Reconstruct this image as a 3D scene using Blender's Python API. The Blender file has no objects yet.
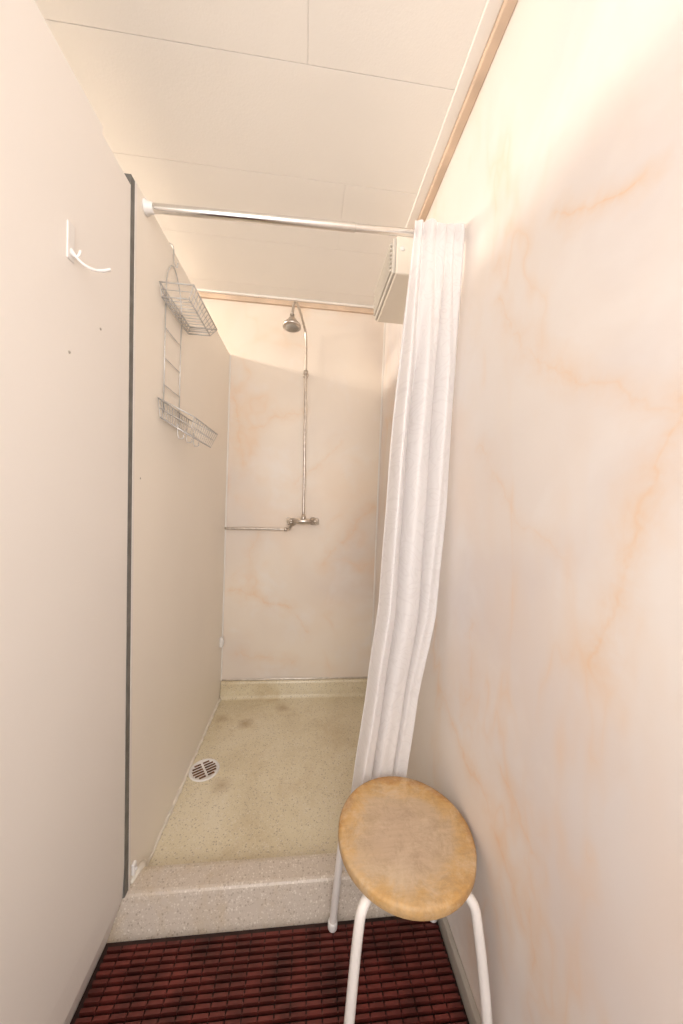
import bpy, bmesh, random
from math import *
from mathutils import Vector, Matrix
random.seed(4)
scene=bpy.context.scene
try: scene.view_settings.view_transform='Standard'
except Exception: pass
COL=bpy.context.collection

# ------------------------------------------------------------ helpers
def mk(name,bm,mat=None,smooth=False,parent=None,loc=None):
    bmesh.ops.recalc_face_normals(bm,faces=bm.faces)
    me=bpy.data.meshes.new(name); bm.to_mesh(me); bm.free()
    if smooth:
        for p in me.polygons: p.use_smooth=True
    o=bpy.data.objects.new(name,me); COL.objects.link(o)
    if mat: me.materials.append(mat)
    if loc is not None:
        me.transform(Matrix.Translation(-Vector(loc))); o.location=loc
    if parent:
        o.parent=parent; o.location=Vector(o.location)-parent.location
    return o
def box(bm,a,b,bev=0):
    r=bmesh.ops.create_cube(bm,size=1)
    vs=r['verts']
    for v in vs:
        v.co=Vector([a[i]+(b[i]-a[i])*(v.co[i]+.5) for i in range(3)])
    if bev:
        es={e for v in vs for e in v.link_edges}
        bmesh.ops.bevel(bm,geom=list(es),offset=bev,segments=2,affect='EDGES',profile=.5)
def tube(bm,pts,r,n=8,cap=True,closed=False):
    pts=[Vector(p) for p in pts]; N=len(pts)
    rs=r if isinstance(r,(list,tuple)) else [r]*N
    rings=[];prev=None
    for i,p in enumerate(pts):
        if closed: t=(pts[(i+1)%N]-pts[i-1]).normalized()
        else:
            t=(pts[min(i+1,N-1)]-pts[max(i-1,0)]).normalized()
        if prev is None:
            up=Vector((0,0,1)) if abs(t.z)<.9 else Vector((1,0,0))
            nrm=t.cross(up).normalized()
        else:
            nrm=(prev-t*prev.dot(t)).normalized()
        prev=nrm; b=t.cross(nrm)
        rings.append([bm.verts.new(p+(nrm*cos(2*pi*k/n)+b*sin(2*pi*k/n))*rs[i]) for k in range(n)])
    M=N if closed else N-1
    for i in range(M):
        A=rings[i];B=rings[(i+1)%N]
        for k in range(n): bm.faces.new((A[k],A[(k+1)%n],B[(k+1)%n],B[k]))
    if cap and not closed:
        bm.faces.new(rings[0]);bm.faces.new(rings[-1][::-1])
def smoothpts(P,it=2):
    P=[Vector(p) for p in P]
    for _ in range(it):
        Q=[P[0]]
        for a,b in zip(P[:-1],P[1:]): Q+=[a*.75+b*.25,a*.25+b*.75]
        Q.append(P[-1]); P=Q
    return P
def lathe(bm,prof,origin,axis=Vector((0,0,1)),n=32):
    axis=axis.normalized(); up=Vector((0,0,1)) if abs(axis.z)<.9 else Vector((1,0,0))
    a=axis.cross(up).normalized(); b=axis.cross(a); O=Vector(origin)
    rings=[]
    for r,z in prof:
        if r<1e-6: rings.append([bm.verts.new(O+axis*z)])
        else: rings.append([bm.verts.new(O+axis*z+(a*cos(2*pi*k/n)+b*sin(2*pi*k/n))*r) for k in range(n)])
    for A,B in zip(rings[:-1],rings[1:]):
        for k in range(n):
            k2=(k+1)%n
            if len(A)==1 and len(B)==1: continue
            if len(A)==1: bm.faces.new((A[0],B[k2],B[k]))
            elif len(B)==1: bm.faces.new((A[k],A[k2],B[0]))
            else: bm.faces.new((A[k],A[k2],B[k2],B[k]))
def interp(tab,z):
    if z>=tab[0][0]: return tab[0][1]
    for (z0,v0),(z1,v1) in zip(tab[:-1],tab[1:]):
        if z>=z1:
            t=(z-z1)/(z0-z1); t2=t*t*(3-2*t)*.3+t*.7
            return v1+(v0-v1)*t2
    return tab[-1][1]
def tag(o,label,cat,group=None):
    o['label']=label;o['category']=cat
    if group:o['group']=group
def st(o): o['kind']='structure'

# ------------------------------------------------------------ materials
def newmat(name):
    m=bpy.data.materials.new(name);m.use_nodes=True
    nt=m.node_tree; return m,nt,nt.nodes['Principled BSDF']
def N(nt,typ,**kw):
    n=nt.nodes.new(typ)
    for k,v in kw.items(): setattr(n,k,v)
    return n
def ramp(nt,fac,stops):
    r=nt.nodes.new('ShaderNodeValToRGB'); cr=r.color_ramp
    while len(cr.elements)<len(stops): cr.elements.new(.5)
    for e,(p,c) in zip(cr.elements,stops): e.position=p; e.color=(*c,1) if len(c)==3 else c
    nt.links.new(fac,r.inputs[0]); return r.outputs[0]
def mix(nt,fac,a,b,mode='MIX'):
    m=nt.nodes.new('ShaderNodeMix');m.data_type='RGBA';m.blend_type=mode
    for s,v in ((m.inputs[0],fac),(m.inputs[6],a),(m.inputs[7],b)):
        if isinstance(v,(int,float)): s.default_value=v
        elif isinstance(v,tuple): s.default_value=(*v,1)
        else: nt.links.new(v,s)
    return m.outputs[2]
def math_(nt,op,a,b):
    n=N(nt,'ShaderNodeMath',operation=op)
    for s,v in ((n.inputs[0],a),(n.inputs[1],b)):
        if isinstance(v,(int,float)): s.default_value=v
        else: nt.links.new(v,s)
    return n.outputs[0]
def vmath(nt,op,a,b=None,scale=None):
    n=N(nt,'ShaderNodeVectorMath',operation=op)
    for s,v in ((n.inputs[0],a),(n.inputs[1],b)):
        if v is None: continue
        if isinstance(v,tuple): s.default_value=v
        else: nt.links.new(v,s)
    if scale is not None:
        if isinstance(scale,(int,float)): n.inputs['Scale'].default_value=scale
        else: nt.links.new(scale,n.inputs['Scale'])
    return n.outputs['Value'] if op in('DOT_PRODUCT','LENGTH','DISTANCE') else n.outputs['Vector']
def mapping(nt,v,loc=(0,0,0),rot=(0,0,0),sc=(1,1,1)):
    m=nt.nodes.new('ShaderNodeMapping');m.inputs['Location'].default_value=loc;m.inputs['Rotation'].default_value=rot;m.inputs['Scale'].default_value=sc
    nt.links.new(v,m.inputs['Vector']);return m.outputs[0]
def noise(nt,scale,detail=3,rough=.5,dist=0,vec=None,color=False):
    n=N(nt,'ShaderNodeTexNoise');n.inputs['Scale'].default_value=scale;n.inputs['Detail'].default_value=detail
    n.inputs['Roughness'].default_value=rough;n.inputs['Distortion'].default_value=dist
    if vec is None:
        tc=nt.nodes.new('ShaderNodeTexCoord');vec=tc.outputs['Object']
    nt.links.new(vec,n.inputs['Vector']);return n.outputs['Color' if color else 'Fac']
def bump(nt,b,h,strength=.1,dist=.002):
    n=nt.nodes.new('ShaderNodeBump');n.inputs['Strength'].default_value=strength;n.inputs['Distance'].default_value=dist
    nt.links.new(h,n.inputs['Height']);nt.links.new(n.outputs[0],b.inputs['Normal'])
def simple(name,c,rough=.5,metal=0,var=.06,vs=6,bs=0,bscale=200):
    m,nt,b=newmat(name)
    f=noise(nt,vs,2)
    c2=tuple(max(0,x*(1-var)) for x in c);c1=tuple(min(1,x*(1+var)) for x in c)
    nt.links.new(ramp(nt,f,[(.3,c2),(.7,c1)]),b.inputs['Base Color'])
    b.inputs['Roughness'].default_value=rough;b.inputs['Metallic'].default_value=metal
    if bs: bump(nt,b,noise(nt,bscale,1),bs)
    return m

def marble(name,seed,segs,axis,rot=0.,orange=.3,vein=.5,warm=0.,k=1.):
    """printed marble laminate: clouds, peach smudges, soft procedural streaks
    and long printed veins given as segments on the panel (metres)."""
    m,nt,b=newmat(name)
    tc=nt.nodes.new('ShaderNodeTexCoord')
    P0=tc.outputs['Object']
    v=mapping(nt,P0,(seed,seed*1.7,seed*.6),(rot,0,0))
    c1=noise(nt,1.5,2,.5,.4,v)
    def wm(c): return (c[0]*(1+.04*warm),c[1],c[2]*(1-.09*warm))
    col=ramp(nt,c1,[(.30,wm((.76,.70,.685))),(.45,wm((.82,.755,.715))),(.60,wm((.86,.80,.755))),(.75,wm((.85,.755,.675)))])
    c4=ramp(nt,noise(nt,3.4,4,.6,.3,v),[(.52,(0,0,0)),(.70,(1,1,1))])
    col=mix(nt,math_(nt,'MULTIPLY',c4,.4),col,(.88,.855,.84))
    v2=mapping(nt,v,rot=(.75,0,0),sc=(1,1.9,.75))
    f2=ramp(nt,noise(nt,1.5,3,.55,.5,v2),[(.50,(0,0,0)),(.78,(1,1,1))])
    col=mix(nt,math_(nt,'MULTIPLY',f2,orange),col,(.85,.62,.44))
    vv=mapping(nt,v,(0,0,0),(.75,0,0),(1,2.0,.8))
    n3=noise(nt,1.05,4,.58,.25,vv);wd=.030
    ab=math_(nt,'ABSOLUTE',math_(nt,'SUBTRACT',n3,.5),0)
    vn=ramp(nt,ab,[(0,(.8,.8,.8)),(wd*.2,(.55,.55,.55)),(wd,(.15,.15,.15)),(wd*2.2,(0,0,0))])
    msk=ramp(nt,noise(nt,2.6,3,.6,0,vv),[(.46,(0,0,0)),(.62,(1,1,1))])
    col=mix(nt,math_(nt,'MULTIPLY',math_(nt,'MULTIPLY',vn,msk),vein),col,(.84,.56,.34))
    wob=vmath(nt,'SCALE',vmath(nt,'SUBTRACT',noise(nt,4.5,4,.62,0,P0,color=True),(.5,.5,.5)),scale=.16*k)
    pd=vmath(nt,'MULTIPLY',vmath(nt,'ADD',P0,wob),(0,1,1) if axis==0 else (1,0,1))
    acc=None
    for (a0,z0,a1,z1,wd,am) in segs:
        A=(0,a0,z0) if axis==0 else (a0,0,z0)
        B=(0,a1,z1) if axis==0 else (a1,0,z1)
        ba=tuple(y-x for x,y in zip(A,B));L2=sum(q*q for q in ba)
        pa=vmath(nt,'SUBTRACT',pd,A)
        hh=N(nt,'ShaderNodeMath',operation='DIVIDE');hh.use_clamp=True
        nt.links.new(vmath(nt,'DOT_PRODUCT',pa,ba),hh.inputs[0]);hh.inputs[1].default_value=L2
        d=vmath(nt,'LENGTH',vmath(nt,'SUBTRACT',pa,vmath(nt,'SCALE',ba,scale=hh.outputs[0])))
        f=ramp(nt,math_(nt,'DIVIDE',d,wd*5.5),[(0,(am,)*3),(.10,(am*.62,)*3),(.4,(am*.30,)*3),(1,(0,0,0))])
        acc=f if acc is None else math_(nt,'MAXIMUM',acc,f)
    mod=ramp(nt,noise(nt,11,4,.7,.4,P0),[(.34,(.3,.3,.3)),(.62,(1,1,1))])
    col=mix(nt,math_(nt,'MULTIPLY',acc,mod),col,(.82,.53,.30))
    nt.links.new(col,b.inputs['Base Color'])
    b.inputs['Roughness'].default_value=.38
    b.inputs['Specular IOR Level'].default_value=.35
    return m
SEG_R=[(.83,1.83,.70,1.66,.008,.45),(.70,1.66,.564,1.53,.010,.55),(.564,1.53,.379,1.41,.009,.4),
 (.377,1.44,.414,1.361,.010,.6),(.414,1.361,.4535,1.231,.012,.7),(.4535,1.231,.47,1.028,.012,.6),
 (.64,1.88,.46,1.78,.008,.65),
 (.729,.70,.60,.62,.009,.5),(.60,.62,.583,.40,.009,.5),
 (1.078,.70,.80,.58,.011,.55),(.80,.58,.63,.46,.010,.5),
 (.876,1.46,.70,1.30,.008,.30),(.70,1.30,.572,1.21,.008,.25),(.86,.98,.90,.70,.010,.35)]
SEG_B=[(-.47,1.95,-.40,1.5,.014,.5),(-.40,1.74,-.04,1.90,.012,.4),(-.46,.72,-.10,.62,.014,.5),(-.10,.62,.05,.45,.012,.35),
 (.12,.9,.42,1.3,.013,.45),(-.08,1.42,.22,1.72,.012,.35),(-.42,.34,-.05,.25,.012,.35),(-.30,1.10,-.35,.9,.012,.35)]
M_marbR=marble('marble_panel',3.1,SEG_R,0,orange=.38,vein=.45)
M_marbB=marble('marble_panel_back',5.9,SEG_B,1,rot=.3,orange=.50,vein=.45,warm=.9,k=1.3)  # warm tint puts the cubicle's warm light into the panel colour
M_wall=simple('painted_board',(.86,.815,.77),.55,var=.02,vs=1.5,bs=.08,bscale=120)
M_part=simple('warm_lit_partition',(.93,.87,.785),.42,var=.02,vs=2,bs=.05,bscale=90)  # bright cream tone carries the warm light on the partition's inner face
M_ceil=simple('ceiling_board',(.90,.865,.815),.6,var=.015,vs=3,bs=.2,bscale=160)
M_whitetrim=simple('white_trim',(.88,.84,.79),.45,var=.03)
M_wood=simple('wood_batten',(.68,.52,.39),.5,var=.12,vs=9)
M_strip=simple('dark_edge_strip',(.15,.145,.135),.5,var=.25,vs=30)
M_grey=simple('grey_skirting',(.42,.38,.33),.6,var=.1)
M_chrome=simple('chrome',(.80,.79,.77),.16,1,var=.05,vs=30)
M_dullchrome=simple('aged_chrome',(.60,.55,.50),.3,1,var=.15,vs=40)
M_wire=simple('coated_wire',(.58,.57,.56),.35,.5,var=.1,vs=30)
M_white=simple('white_plastic',(.86,.84,.82),.35,var=.02)
M_hook=simple('white_enamel',(.80,.77,.745),.4,var=.03)
M_cream=simple('cream_plastic',(.84,.78,.68),.45,var=.04)
M_ventgrey=simple('grey_grille',(.62,.58,.52),.5,var=.05)
M_leg=simple('white_painted_steel',(.86,.81,.77),.35,var=.04,vs=12)
M_seal=simple('silicone',(.84,.79,.70),.5,var=.1,vs=25)
M_floor=simple('dark_vinyl',(.03,.012,.01),.7,var=.3)
M_rust=simple('rusty_slots',(.15,.07,.03),.8,var=.6,vs=60)

# speckled tray
M_tray,nt,b=newmat('speckled_tray')
tc=nt.nodes.new('ShaderNodeTexCoord');v=tc.outputs['Object']
big=noise(nt,2.2,4,.6,.5,v)
base=ramp(nt,big,[(.3,(.66,.565,.385)),(.5,(.77,.685,.495)),(.7,(.83,.76,.60))])
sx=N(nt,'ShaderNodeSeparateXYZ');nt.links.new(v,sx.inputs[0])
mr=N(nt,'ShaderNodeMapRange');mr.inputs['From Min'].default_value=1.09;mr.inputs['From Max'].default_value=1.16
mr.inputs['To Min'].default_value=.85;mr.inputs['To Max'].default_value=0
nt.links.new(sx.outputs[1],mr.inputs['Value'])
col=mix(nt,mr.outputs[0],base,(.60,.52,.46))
for sc_,lo,st_,dk,lt in ((120,.45,.6,(.33,.26,.19),(.87,.81,.73)),(230,.45,.6,(.36,.29,.21),(.90,.84,.74))):
    sp=N(nt,'ShaderNodeTexVoronoi');sp.inputs['Scale'].default_value=sc_;nt.links.new(v,sp.inputs['Vector'])
    sr=ramp(nt,sp.outputs['Distance'],[(.20,(1,1,1)),(.45,(0,0,0))])
    rc=N(nt,'ShaderNodeSeparateColor');nt.links.new(sp.outputs['Color'],rc.inputs[0])
    sel=ramp(nt,rc.outputs[0],[(lo,(0,0,0)),(lo+.04,(1,1,1))])
    spc=ramp(nt,rc.outputs[1],[(.40,dk),(.55,lt)])
    col=mix(nt,math_(nt,'MULTIPLY',math_(nt,'MULTIPLY',sr,sel),st_),col,spc)
st_n=ramp(nt,noise(nt,3.2,6,.72,.5,v),[(.52,(0,0,0)),(.72,(1,1,1))])
col=mix(nt,math_(nt,'MULTIPLY',st_n,.45),col,(.52,.37,.17))
for (px,py,rad,am) in ((-.30,1.90,.045,.7),(-.10,2.04,.05,.7),(-.33,1.48,.05,.5),(-.44,1.95,.04,.5)):
    d_=vmath(nt,'DISTANCE',v,(px,py,.042))
    dd=math_(nt,'ADD',d_,math_(nt,'MULTIPLY',noise(nt,14,4,.7,0,v),rad*1.6))
    q=ramp(nt,math_(nt,'DIVIDE',dd,rad*2.2),[(.35,(1,1,1)),(.9,(0,0,0))])
    col=mix(nt,math_(nt,'MULTIPLY',q,am),col,(.42,.28,.13))
nt.links.new(col,b.inputs['Base Color']);b.inputs['Roughness'].default_value=.35
bump(nt,b,noise(nt,150,1,vec=v),.15)

# stool seat wood
M_seat,nt,b=newmat('worn_birch_seat')
tc=nt.nodes.new('ShaderNodeTexCoord');v=tc.outputs['Object']
ln_=vmath(nt,'LENGTH',vmath(nt,'MULTIPLY',mapping(nt,v,(.012,.02,0)),(1,1,0)))
nz=noise(nt,7,6,.7,.8,v)
ad=math_(nt,'ADD',math_(nt,'MULTIPLY',nz,.17),ln_)
mrr=N(nt,'ShaderNodeMapRange');mrr.inputs['From Min'].default_value=.15;mrr.inputs['From Max'].default_value=.27;nt.links.new(ad,mrr.inputs['Value'])
c=ramp(nt,mrr.outputs[0],[(0,(.58,.43,.30)),(.40,(.61,.45,.29)),(.62,(.65,.43,.21)),(.85,(.61,.36,.13)),(1,(.49,.26,.09))])
gv=mapping(nt,v,rot=(0,0,.6),sc=(3,40,3))
g=ramp(nt,noise(nt,3,5,.6,.3,gv),[(.3,(.84,.82,.80)),(.7,(1.03,1.03,1.03))])
c=mix(nt,.6,c,g,'MULTIPLY')
sm=ramp(nt,noise(nt,20,8,.85,.4,v),[(.47,(0,0,0)),(.62,(1,1,1))])
c=mix(nt,math_(nt,'MULTIPLY',sm,.40),c,(.33,.22,.13))
sm2=ramp(nt,noise(nt,11,6,.8,.4,mapping(nt,v,(3,2,1))),[(.48,(0,0,0)),(.64,(1,1,1))])
c=mix(nt,math_(nt,'MULTIPLY',sm2,.4),c,(.75,.61,.44))
nt.links.new(c,b.inputs['Base Color']);b.inputs['Roughness'].default_value=.55
bump(nt,b,noise(nt,4,5,vec=gv),.12)

M_mat=simple('dark_red_rubber',(.105,.019,.014),.5,var=.5,vs=14)
M_matlow=simple('black_rubber',(.02,.006,.005),.6,var=.2)

# curtain: white with faint curling tonal lines
M_curt,nt,b=newmat('white_curtain_fabric')
out=nt.nodes['Material Output']
tc=nt.nodes.new('ShaderNodeTexCoord')
nn=noise(nt,3.0,1,.4,1.2,mapping(nt,tc.outputs['UV'],sc=(1.3,2.6,1)))
fr=math_(nt,'FRACT',math_(nt,'MULTIPLY',nn,9.0),0)
ln2=math_(nt,'ABSOLUTE',math_(nt,'SUBTRACT',fr,.5),0)
cc=ramp(nt,ln2,[(.05,(.88,.865,.875)),(.16,(.95,.94,.95))])
nt.links.new(cc,b.inputs['Base Color']);b.inputs['Roughness'].default_value=.4
tr=N(nt,'ShaderNodeBsdfTranslucent');tr.inputs['Color'].default_value=(.97,.955,.965,1)
ms=N(nt,'ShaderNodeMixShader');ms.inputs[0].default_value=.42
nt.links.new(b.outputs[0],ms.inputs[1]);nt.links.new(tr.outputs[0],ms.inputs[2]);nt.links.new(ms.outputs[0],out.inputs[0])

# ------------------------------------------------------------ room shell
H=2.559; XR=.468; YB=2.165
bm=bmesh.new();box(bm,(-3.1,-.9,-.05),(.6,2.3,0));o=mk('floor',bm,M_floor);st(o)
bm=bmesh.new();box(bm,(XR,-.9,0),(XR+.1,2.3,H+.05));o=mk('wall_right',bm,M_marbR);st(o)
bm=bmesh.new();box(bm,(-3.1,YB,0),(XR,YB+.1,H+.05));o=mk('wall_back',bm,M_marbB);st(o)
bm=bmesh.new();box(bm,(-3.1,-.9,0),(-3.0,YB,H+.05));o=mk('wall_far',bm,M_wall);st(o)
bm=bmesh.new();box(bm,(-3.0,-.95,0),(-.53,-.9,H+.05));o=mk('wall_front',bm,M_wall);st(o)
def prism(bm,prof,y0,thick=.03):
    P=list(prof)+[(prof[-1][0]-thick,prof[-1][1],prof[-1][2]),(prof[0][0]-thick,prof[0][1],prof[0][2])]
    A=[bm.verts.new((x,y0,z)) for x,z,_ in P];B=[bm.verts.new((x,y1,z)) for x,z,y1 in P]
    n=len(A)
    bm.faces.new(A);bm.faces.new(B[::-1])
    for i in range(n): bm.faces.new((A[i],B[i],B[(i+1)%n],A[(i+1)%n]))
bm=bmesh.new()
prism(bm,[(-.498,2.150,.855),(-.4985,.20,.855),(-.502,.11,.855),(-.533,0,.855)],-.9)
prism(bm,[(-.498,2.132,.985),(-.4985,.20,1.025),(-.502,.11,1.03),(-.533,0,1.0)],.855)
o=mk('wall_left',bm,M_wall);st(o)
bm=bmesh.new()
vs=[(-.498,.99,2.165),(-.502,YB,2.192),(-.502,YB,.041),(-.500,1.13,.041),(-.500,1.10,.104),(-.500,1.036,.104)]
A=[bm.verts.new(v) for v in vs];B=[bm.verts.new((v[0]-.03,v[1],v[2])) for v in vs];n=len(vs)
bm.faces.new(A);bm.faces.new(B[::-1])
for i in range(n): bm.faces.new((A[i],B[i],B[(i+1)%n],A[(i+1)%n]))
o=mk('wall_partition',bm,M_part);st(o)
def skewbox(bm,x0,x1,yt0,yt1,yb0,yb1,zt,zb):
    c=[(x0,yt0,zt),(x1,yt0,zt),(x1,yt1,zt),(x0,yt1,zt),(x0,yb0,zb),(x1,yb0,zb),(x1,yb1,zb),(x0,yb1,zb)]
    V=[bm.verts.new(p) for p in c]
    for f in ((0,1,2,3),(7,6,5,4),(0,4,5,1),(1,5,6,2),(2,6,7,3),(3,7,4,0)): bm.faces.new([V[i] for i in f])
bm=bmesh.new();skewbox(bm,-.515,-.4970,.979,.999,1.022,1.044,2.160,.105)
o=mk('trim_1',bm,M_strip);st(o)
bm=bmesh.new();skewbox(bm,-.515,-.4962,.999,1.009,1.044,1.054,2.162,.105)
o=mk('trim_2',bm,M_whitetrim);st(o)
bm=bmesh.new()
box(bm,(-3.1,-.9,H+.004),(.6,2.3,H+.05))
ys=[-.9,-.37,-.025,.32,.665,1.01,1.355,1.70,2.045,2.3]
js=[.3,-.2,.1,-.5,-.039,-.9,.11,-.9,-.9]
for i in range(len(ys)-1):
    xs=[-3.1]+[js[i]-1.2*k for k in (2,1,0) if js[i]-1.2*k>-3.0]+[.6]
    for a_,b_ in zip(xs[:-1],xs[1:]):
        box(bm,(a_+.0007,ys[i]+.0007,H),(b_-.0007,ys[i+1]-.0007,H+.004),.001)
o=mk('ceiling',bm,M_ceil);st(o)
bm=bmesh.new();box(bm,(.402,-.9,H-.012),(.440,YB,H),.003);o=mk('trim_3',bm,M_whitetrim);st(o)
bm=bmesh.new();box(bm,(.440,-.9,H-.03),(XR,YB,H),.004);o=mk('trim_4',bm,M_wood);st(o)
bm=bmesh.new();box(bm,(-3.0,YB-.03,H-.012),(.440,YB,H),.003);o=mk('trim_5',bm,M_whitetrim);st(o)
bm=bmesh.new();box(bm,(-3.0,YB-.018,H-.04),(.440,YB,H-.012),.003);o=mk('trim_6',bm,M_wood);st(o)
bm=bmesh.new();box(bm,(-.502,YB-.008,.15),(-.494,YB,2.192),.002);o=mk('trim_7',bm,M_whitetrim);st(o)
bm=bmesh.new();box(bm,(XR-.010,YB-.010,.15),(XR,YB,H-.03),.002);o=mk('trim_8',bm,M_whitetrim);st(o)
bm=bmesh.new()
pts=[(-.498+random.uniform(-.0015,.003),1.14+i*.99/50,.044+random.uniform(0,.003)) for i in range(51)]
tube(bm,pts,[random.uniform(.004,.009) for _ in pts],8)
tube(bm,[(-.497,1.06,.108),(-.496,1.10,.107),(-.494,1.125,.09),(-.495,1.14,.06)],[.005,.012,.015,.010],8)
o=mk('trim_9',bm,M_seal,True);st(o)
bm=bmesh.new();box(bm,(-.495,YB-.008,.145),(XR-.003,YB,.156),.002);o=mk('trim_10',bm,M_dullchrome);st(o)
bm=bmesh.new();box(bm,(.452,-.9,0),(XR,.995,.055),.004);o=mk('baseboard_right',bm,M_grey);st(o)

# ------------------------------------------------------------ shower tray
def extr(bm,prof,x0,x1):
    A=[bm.verts.new((x0,y,z)) for y,z in prof];B=[bm.verts.new((x1,y,z)) for y,z in prof];n=len(A)
    bm.faces.new(A);bm.faces.new(B[::-1])
    for i in range(n): bm.faces.new((A[i],B[i],B[(i+1)%n],A[(i+1)%n]))
tray=bpy.data.objects.new('shower_tray',None);COL.objects.link(tray);tray.location=(0,1.6,0)
bm=bmesh.new()
prof=[(1.0,0),(1.028,.088),(1.031,.096),(1.036,.101),(1.043,.103),(1.100,.103),(1.112,.100),(1.120,.090),(1.128,.055),(1.140,.045),(1.16,.042),(2.125,.041),(2.134,.046),(2.140,.06),(2.144,.132),(2.150,.142),(2.157,.145),(2.163,.145),(2.163,0)]
extr(bm,prof,-.4985,.4665)
extr(bm,[(1.0,0),(1.028,.088),(1.031,.096),(1.036,.101),(1.04,.102),(1.04,0)],-.536,-.4985)
o=mk('tray_basin',bm,M_tray,parent=tray)
o.location=-tray.location
tag(tray,"speckled beige shower tray with raised front curb",'shower tray')
bm=bmesh.new()
dc=(-.428,1.575,.0425)
lathe(bm,[(0,.0005),(.056,.0008),(.060,.004),(.064,.004),(.067,0),(.067,-.001)],dc,n=40)
dr=mk('drain_cover',bm,M_white,True,parent=tray)
dr['label']='round white slotted drain cover with rust stains'
bm=bmesh.new()
for i in range(6):
    x=-.040+i*.016
    L=sqrt(max(0,.052**2-x*x))
    for s0,s1 in ((-L,-.005),(.005,L)):
        if s1-s0>.012: box(bm,(dc[0]+s0,dc[1]+x-.0045,dc[2]+.0005),(dc[0]+s1,dc[1]+x+.0045,dc[2]+.0020))
R_=Matrix.Translation(dc)@Matrix.Rotation(.55,4,'Z')@Matrix.Translation(-Vector(dc))
bm.transform(R_)
d2=mk('drain_slot',bm,M_rust,parent=tray)

# ------------------------------------------------------------ duckboard mat
bm=bmesh.new()
y=-.45
while y<.985:
    x=-.515
    while x<.44:
        box(bm,(x,y,.007),(min(x+.036,.448),y+.0080,.018))
        x+=.040
    box(bm,(-.515,y+.002,.006),(.448,y+.0060,.012))
    y+=.0165
mat=mk('duckboard_mat',bm,M_mat,loc=(0,.3,0));
bm=bmesh.new()
x=-.50
while x<.45:
    box(bm,(x,-.45,0),(x+.010,.985,.0065)); x+=.040
o=mk('mat_runner',bm,M_matlow,parent=mat)
tag(mat,"dark red ribbed rubber duckboard mat on the floor",'floor mat')

# ------------------------------------------------------------ stool
SC=Vector((.285,.828,0))
stool=bpy.data.objects.new('stool',None);COL.objects.link(stool);stool.location=(SC.x,SC.y,.018)
bm=bmesh.new()
lathe(bm,[(0,.457),(.155,.457),(.167,.4565),(.1725,.454),(.174,.450),(.174,.432),(.171,.428),(.165,.427),(0,.427)],(SC.x,SC.y,0),n=64)
seat=mk('seat',bm,M_seat,True,loc=(SC.x,SC.y,.44));seat.parent=stool;seat.location=Vector((SC.x,SC.y,.44))-stool.location
m_=seat.modifiers.new('e','EDGE_SPLIT');m_.split_angle=radians(50)
for dx,dy in ((-.163,-.148),(.159,-.166),(-.163,.144),(.150,.144)):
    d=Vector((dx,dy,0));R=d.length;u=d/R
    P=[SC+u*.03+Vector((0,0,.415)),SC+u*.12+Vector((0,0,.415)),SC+u*.178+Vector((0,0,.412)),SC+u*.190+Vector((0,0,.36)),SC+u*(R*.94)+Vector((0,0,.20)),SC+u*R+Vector((0,0,.032))]
    bm=bmesh.new();tube(bm,smoothpts(P,3),.0115,14)
    leg=mk('leg',bm,M_leg,True,parent=None);leg.parent=stool;leg.location=-stool.location
    bm=bmesh.new();lathe(bm,[(0,0),(.013,0),(.0145,.003),(.0145,.02),(.0125,.024),(0,.024)],(SC.x+d.x,SC.y+d.y,.0185),n=16)
    ft=mk('leg_cap',bm,M_white,True);ft.parent=leg
bm=bmesh.new();tube(bm,[SC+Vector((.10*cos(t),.10*sin(t),.418)) for t in [2*pi*i/40 for i in range(40)]],.008,10,closed=True)
o=mk('support_ring',bm,M_leg,True);o.parent=stool;o.location=-stool.location
tag(stool,"round wooden stool with worn seat and white tubular legs",'stool')

# ------------------------------------------------------------ curtain rod
rod=bpy.data.objects.new('curtain_rod',None);COL.objects.link(rod);rod.location=(0,1.06,2.155)
ZR=lambda x:2.142+(x+.498)*.026/.966
bm=bmesh.new();tube(bm,[(-.485,1.06,ZR(-.485)),(.466,1.06,ZR(.466))],.0105,20)
o=mk('inner_tube',bm,M_chrome,True);o.parent=rod;o.location=-rod.location
bm=bmesh.new();tube(bm,[(-.485,1.06,ZR(-.485)),(-.47,1.06,ZR(-.47)),(.12,1.06,ZR(.12)),(.122,1.06,ZR(.122))],[.0125,.0125,.0125,.0112],20)
o=mk('outer_tube',bm,M_chrome,True);o.parent=rod;o.location=-rod.location
for x,d in ((-.4975,1),(.4675,-1)):
    bm=bmesh.new();lathe(bm,[(0,0),(.020,0),(.021,.004),(.016,.010),(.0145,.022),(.013,.024),(0,.024)],(x,1.06,ZR(x)),Vector((d,0,0)),24)
    o=mk('end_mount',bm,M_white,True);o.parent=rod;o.location=-rod.location;o['label']='white plastic end mount'
tag(rod,"chrome shower curtain rod across the cubicle opening",'curtain rod')

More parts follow.
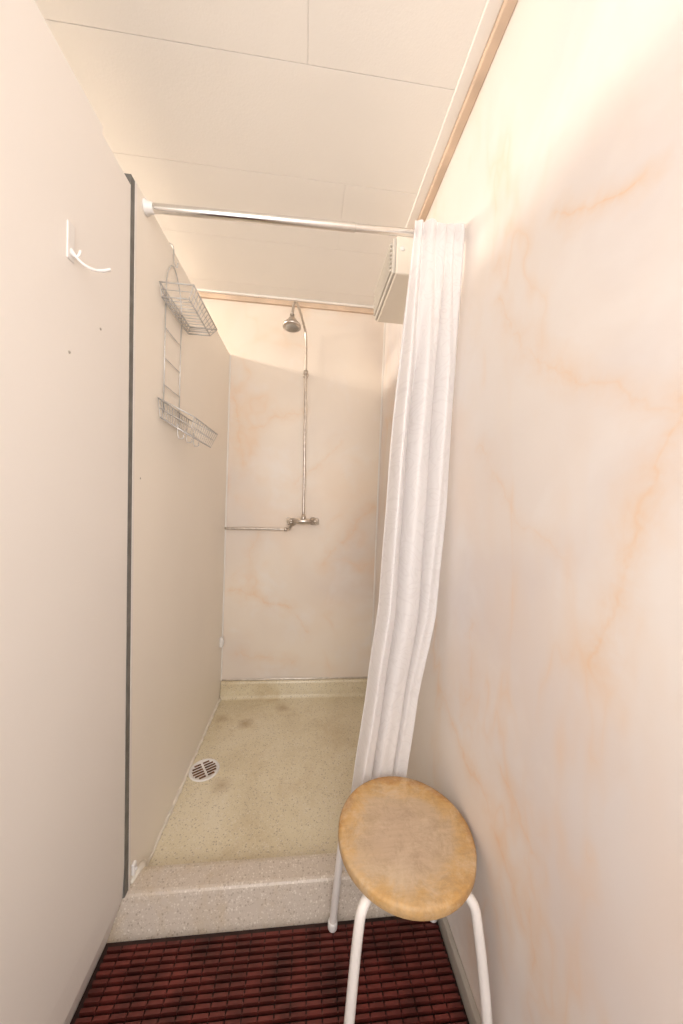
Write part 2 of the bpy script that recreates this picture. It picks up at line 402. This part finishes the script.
# ------------------------------------------------------------ curtain
XL=[(2.19,.302),(1.86,.283),(1.41,.262),(.99,.246),(.73,.219),(.37,.182),(.12,.145)]
XRR=[(2.19,.462),(1.72,.464),(1.30,.460),(.96,.442),(.66,.388),(.40,.360),(.12,.335)]
bm=bmesh.new();uvl=bm.loops.layers.uv.new('UVMap')
NS,NT=170,120
G=[]
for j in range(NT+1):
    t=j/NT;z=2.180-t*(2.180-.125)
    xl=interp(XL,z);xr=interp(XRR,z);rowv=[]
    for i in range(NS+1):
        s=i/NS
        low=min(1,t*3.2); low=low*low*(3-2*low)
        phA=2*pi*5.0*s+1.1*sin(9*s)+.6*sin(4*s)
        phB=2*pi*3.2*s+.9*sin(2.0*t+1)+.9*sin(4.3*s+1.7*t)+.5
        fold=(1-low)*.010*sin(phA)*(1+.3*sin(7*s))+low*(.025*sin(phB)*(1+.35*sin(3*s+2.5*t))+.007*sin(2.1*phB+3*t+1)+.0015*sin(phA*1.3+6*t))
        yy=1.026+.020*low+fold+.005*sin(7*t+3*s)*low-.012*t
        xx=xl+(xr-xl)*s+(.004*(1-low)*cos(phA)+.010*low*cos(phB))*sin(pi*s)+.003*sin(11*t)*sin(pi*s)
        zz=z+((.006*sin(phA)-.004*sin(13*s)) if j==0 else 0)+(.012*sin(3*s+1)*t**4)
        rowv.append(bm.verts.new((min(xx,.4655),yy,zz)))
    G.append(rowv)
for j in range(NT):
    for i in range(NS):
        f=bm.faces.new((G[j][i],G[j+1][i],G[j+1][i+1],G[j][i+1]))
        for l,(a,b2) in zip(f.loops,((i,j),(i,j+1),(i+1,j+1),(i+1,j))): l[uvl].uv=(a/NS*1.0,1-b2/NT*2.6)
cur=mk('shower_curtain',bm,M_curt,True,loc=(.39,1.05,2.17))
tag(cur,"white patterned shower curtain gathered against the wall",'shower curtain')
for k in range(6):
    x=.318+k*.026
    bm=bmesh.new();tube(bm,[(x+.003*sin(t),1.0515+.0235*cos(t),ZR(x)-.003+.0175*sin(t)) for t in [2*pi*i/20 for i in range(20)]],.0018,8,closed=True)
    o=mk('curtain_ring',bm,M_white,True);o.parent=cur;o.location=-cur.location

# ------------------------------------------------------------ shower fitting
sh=bpy.data.objects.new('shower_fitting',None);COL.objects.link(sh);sh.location=(-.02,2.12,1.18)
def part(name,bm,mat,smooth=True,par=sh,label=None):
    o=mk(name,bm,mat,smooth)
    o.parent=par
    if par is sh: o.location=-sh.location
    if label:o['label']=label
    return o
bm=bmesh.new()
P=smoothpts([(-.016,2.12,1.18),(-.020,2.12,1.5),(-.032,2.12,2.1),(-.037,2.12,2.33),(-.05,2.09,2.37),(-.085,1.955,2.415),(-.105,1.90,2.405),(-.112,1.895,2.33)],2)
tube(bm,P,.0075,12);part('riser_pipe',bm,M_dullchrome)
bm=bmesh.new()
lathe(bm,[(.006,.075),(.012,.07),(.012,.05),(.018,.045),(.026,.035),(.044,.012),(.050,.006),(.050,-.004),(.044,-.008),(0,-.008)],(-.113,1.895,2.262),Vector((0,.10,1)),32)
hd=part('shower_head',bm,M_dullchrome)
bm=bmesh.new();lathe(bm,[(0,-.0095),(.036,-.0095),(.036,-.0075),(0,-.0075)],(-.113,1.895,2.262),Vector((0,.10,1)),32)
part('spray_face',bm,M_grey,par=hd)
z=2.10
bm=bmesh.new();tube(bm,[(-.032,2.163,z),(-.032,2.135,z)],.007,10)
tube(bm,[(-.032,2.12,z-.012),(-.032,2.12,z+.012)],.014,16)
lathe(bm,[(0,0),(.02,0),(.018,.005),(0,.006)],(-.032,2.164,z),Vector((0,-1,0)),16)
part('pipe_bracket',bm,M_dullchrome)
zc=1.178;yc=2.105
bm=bmesh.new()
tube(bm,[(-.085,yc,zc),(-.06,yc,zc),(-.055,yc,zc),(.02,yc,zc),(.025,yc,zc),(.05,yc,zc)],[.014,.014,.018,.018,.014,.014],16)
tube(bm,[(-.016,yc,zc),(-.016,2.115,zc+.045)],[.016,.012],14)
tube(bm,[(-.085,2.163,zc-.01),(-.085,2.163-.01,zc-.01),(-.085,2.15,zc-.01),(-.085,yc,zc-.01)],[.026,.024,.012,.012],16)
tube(bm,[(.045,2.163,zc),(.045,2.153,zc),(.045,2.15,zc),(.045,yc,zc)],[.026,.024,.012,.012],16)
mx=part('mixer_valve',bm,M_dullchrome)
for x,d in ((-.086,-1),(.05,1)):
    bm=bmesh.new();lathe(bm,[(.009,0),(.010,.008),(.021,.010),(.025,.018),(.022,.030),(.008,.033),(0,.033)],(x,yc,zc),Vector((d,0,0)),8)
    part('knob',bm,M_chrome,False,par=mx)
bm=bmesh.new()
P=smoothpts([(-.497,2.140,1.118),(-.30,2.140,1.120),(-.125,2.140,1.122),(-.100,2.135,1.124),(-.095,2.12,1.14),(-.088,2.108,1.170)],2)
tube(bm,P,.0075,10)
tube(bm,[(-.135,2.14,1.1218),(-.115,2.14,1.1222)],.012,8)
for x in (-.46,-.3):
    tube(bm,[(x,2.163,1.119),(x,2.14,1.119)],.005,8)
part('supply_pipe',bm,M_dullchrome)
tag(sh,"chrome exposed shower pipe with mixer valve and overhead rose",'shower')

# ------------------------------------------------------------ wire caddy
cad=bpy.data.objects.new('wire_caddy',None);COL.objects.link(cad);cad.location=(-.49,1.28,2.17)
XW=-.4935
def cpart(name,bm,label=None):
    o=mk(name,bm,M_wire,True);o.parent=cad;o.location=-cad.location
    return o
bm=bmesh.new()
w=.0022
tube(bm,smoothpts([(-.536,1.262,2.13),(-.536,1.262,2.186),(-.51,1.262,2.192),(XW,1.262,2.180),(XW,1.262,2.12),(XW+.012,1.262,2.105),(XW+.014,1.262,2.125)],2),w,8)
tube(bm,smoothpts([(XW,1.205,1.99),(XW,1.21,2.06),(XW,1.262,2.125),(XW,1.33,2.06),(XW,1.345,1.99)],2),w,8)
for y in (1.205,1.345):
    tube(bm,[(XW,y,1.995),(XW,y,1.585)],w,8)
for z in (1.97,1.87,1.77,1.68):
    tube(bm,[(XW,1.205,z),(XW,1.345,z)],w*.8,8)
cpart('hanging_frame',bm)
def basket(bm,y0,y1,d,zb,zf,h,taper=.02):
    x0=XW+.003;x1=XW+d
    rim=[(x0,y0,zb),(x1,y0,zf),(x1,y1,zf),(x0,y1,zb)]
    bot=[(x0,y0+taper,zb-h),(x1-taper,y0+taper,zf-h),(x1-taper,y1-taper,zf-h),(x0,y1-taper,zb-h)]
    for L in (rim,bot):
        L=[Vector(p) for p in L]
        for a,b_ in zip(L,L[1:]+L[:1]): tube(bm,[a,b_],w*1.1,8)
    mid=[(Vector(a)+Vector(b_))/2 for a,b_ in zip(rim,bot)]
    for a,b_ in zip(mid,mid[1:]+mid[:1]): tube(bm,[a,b_],w*.6,6)
    n=13
    for i in range(n):
        t=i/(n-1)
        A=Vector(rim[0]).lerp(Vector(rim[3]),t);B=Vector(bot[0]).lerp(Vector(bot[3]),t)
        C=Vector(bot[1]).lerp(Vector(bot[2]),t);D=Vector(rim[1]).lerp(Vector(rim[2]),t)
        tube(bm,[A,B,C,D],w*.65,6)
bm=bmesh.new();basket(bm,1.147,1.43,.108,1.985,1.985,.035);cpart('basket',bm)
bm=bmesh.new();basket(bm,1.155,1.44,.118,1.620,1.565,.058);
for y in (1.20,1.28,1.36):
    tube(bm,smoothpts([(XW+.05,y,1.55),(XW+.05,y,1.50),(XW+.07,y,1.50),(XW+.07,y,1.515)],1),w*.8,6)
cpart('basket',bm)
tag(cad,"two-tier wire shower caddy hooked over the partition",'shower caddy')

# ------------------------------------------------------------ coat hook
bm=bmesh.new()
hk=bpy.data.objects.new('coat_hook',None);COL.objects.link(hk);hk.location=(-.498,.76,1.84)
box(bm,(-.4985,.745,1.776),(-.4955,.766,1.850),.0012)
o=mk('back_plate',bm,M_hook);o.parent=hk;o.location=-hk.location
bm=bmesh.new()
tube(bm,smoothpts([(-.496,.755,1.798),(-.482,.754,1.778),(-.457,.749,1.759),(-.430,.744,1.753),(-.412,.742,1.758)],2),.0030,10)
tube(bm,smoothpts([(-.496,.755,1.792),(-.487,.755,1.782),(-.480,.755,1.787),(-.478,.755,1.797)],2),.0028,10)
o=mk('prong',bm,M_hook,True);o.parent=hk;o.location=-hk.location
tag(hk,"white metal coat hook screwed to the wall",'coat hook')

for i,(x,y,z) in enumerate(((-.498,.757,1.591),(-.4995,1.068,1.352),(-.498,.86,1.69))):
    bm=bmesh.new();lathe(bm,[(0,.0018),(.0028,.0012),(.0032,0),(.0015,-.001),(.0012,-.02),(0,-.022)],(x,y,z),Vector((1,0,0)),12)
    o=mk('screw',bm,M_grey,True,loc=(x,y,z));tag(o,"small dull screw head in the white panel",'screw','screws in the wall panel')

for (a,b_,lab) in (((-.502,2.10,.385),(-.484,2.13,.445),"small white plastic clip at the partition's far edge"),((-.500,1.062,.125),(-.489,1.080,.160),"small white plastic clip at the partition foot")):
    bm=bmesh.new();box(bm,a,b_,.004)
    box(bm,(a[0]+.006,a[1]+.006,a[2]+.012),(b_[0]+.005,b_[1]-.006,b_[2]-.014),.003)
    o=mk('panel_clip',bm,M_white,loc=a);tag(o,lab,'clip')

# ------------------------------------------------------------ extractor box
vx0,vx1,vy0,vy1,vz0,vz1=.302,.4675,1.30,1.66,2.200,2.345
vb=bpy.data.objects.new('extractor_fan',None);COL.objects.link(vb);vb.location=(vx1,(vy0+vy1)/2,(vz0+vz1)/2)
bm=bmesh.new();box(bm,(vx0+.012,vy0,vz0),(vx1,vy1,vz1),.006);o=mk('housing',bm,M_cream);o.parent=vb;o.location=-vb.location
bm=bmesh.new();box(bm,(vx0,vy0+.005,vz0+.005),(vx0+.012,vy1-.005,vz1-.005),.004)
nl=7
for i in range(nl):
    z=vz0+.022+i*(vz1-vz0-.044)/(nl-1)
    box(bm,(vx0-.009,vy0+.02,z-.004),(vx0+.001,vy1-.02,z+.004),.0015)
o=mk('grille',bm,M_ventgrey);o.parent=vb;o.location=-vb.location;o['label']='grey louvred grille'
bm=bmesh.new();lathe(bm,[(0,.004),(.008,.004),(.010,0),(0,0)],(vx0+.035,vy0,vz1-.05),Vector((0,-1,0)),16)
o=mk('button',bm,M_white,True);o.parent=vb;o.location=-vb.location
tag(vb,"cream extractor fan box with louvred grille on the wall",'extractor fan')

# ------------------------------------------------------------ lights
w_=bpy.data.worlds.new('World');scene.world=w_;w_.use_nodes=True
bg=w_.node_tree.nodes['Background'];bg.inputs[0].default_value=(1,.965,.955,1);bg.inputs[1].default_value=1.42
def area(name,loc,target,sx_,sy_,e,col):
    l=bpy.data.lights.new(name,'AREA');l.shape='RECTANGLE';l.size=sx_;l.size_y=sy_;l.energy=e;l.color=col
    o=bpy.data.objects.new(name,l);COL.objects.link(o);o.location=loc
    o.rotation_euler=(Vector(target)-Vector(loc)).to_track_quat('-Z','Y').to_euler();return o
area('lamp',(-1.95,1.65,2.42),(0,1.55,2.25),1.1,.15,40,(1,.88,.75))
area('rear_fill_light',(-.02,-.85,1.75),(0,2,1.40),.85,1.3,19,(1,.96,.92))  # area light added behind the camera at the open rear end

# ------------------------------------------------------------ camera
f=335.35
yaw,pit,rol=radians(6.016),radians(-1.505),radians(-2.127)
F=Vector((sin(yaw)*cos(pit),cos(yaw)*cos(pit),sin(pit)))
R0=Vector((cos(yaw),-sin(yaw),0));U0=R0.cross(F)
c,s=cos(-rol),sin(-rol)
R=R0*c+U0*s;U=-R0*s+U0*c
cd=bpy.data.cameras.new('camera');cd.sensor_fit='HORIZONTAL';cd.sensor_width=36;cd.lens=f/683*36;cd.clip_start=.01
co=bpy.data.objects.new('camera',cd);COL.objects.link(co)
m=Matrix((R,U,-F)).transposed().to_4x4();m.translation=(0,0,1.3);co.matrix_world=m
scene.camera=co
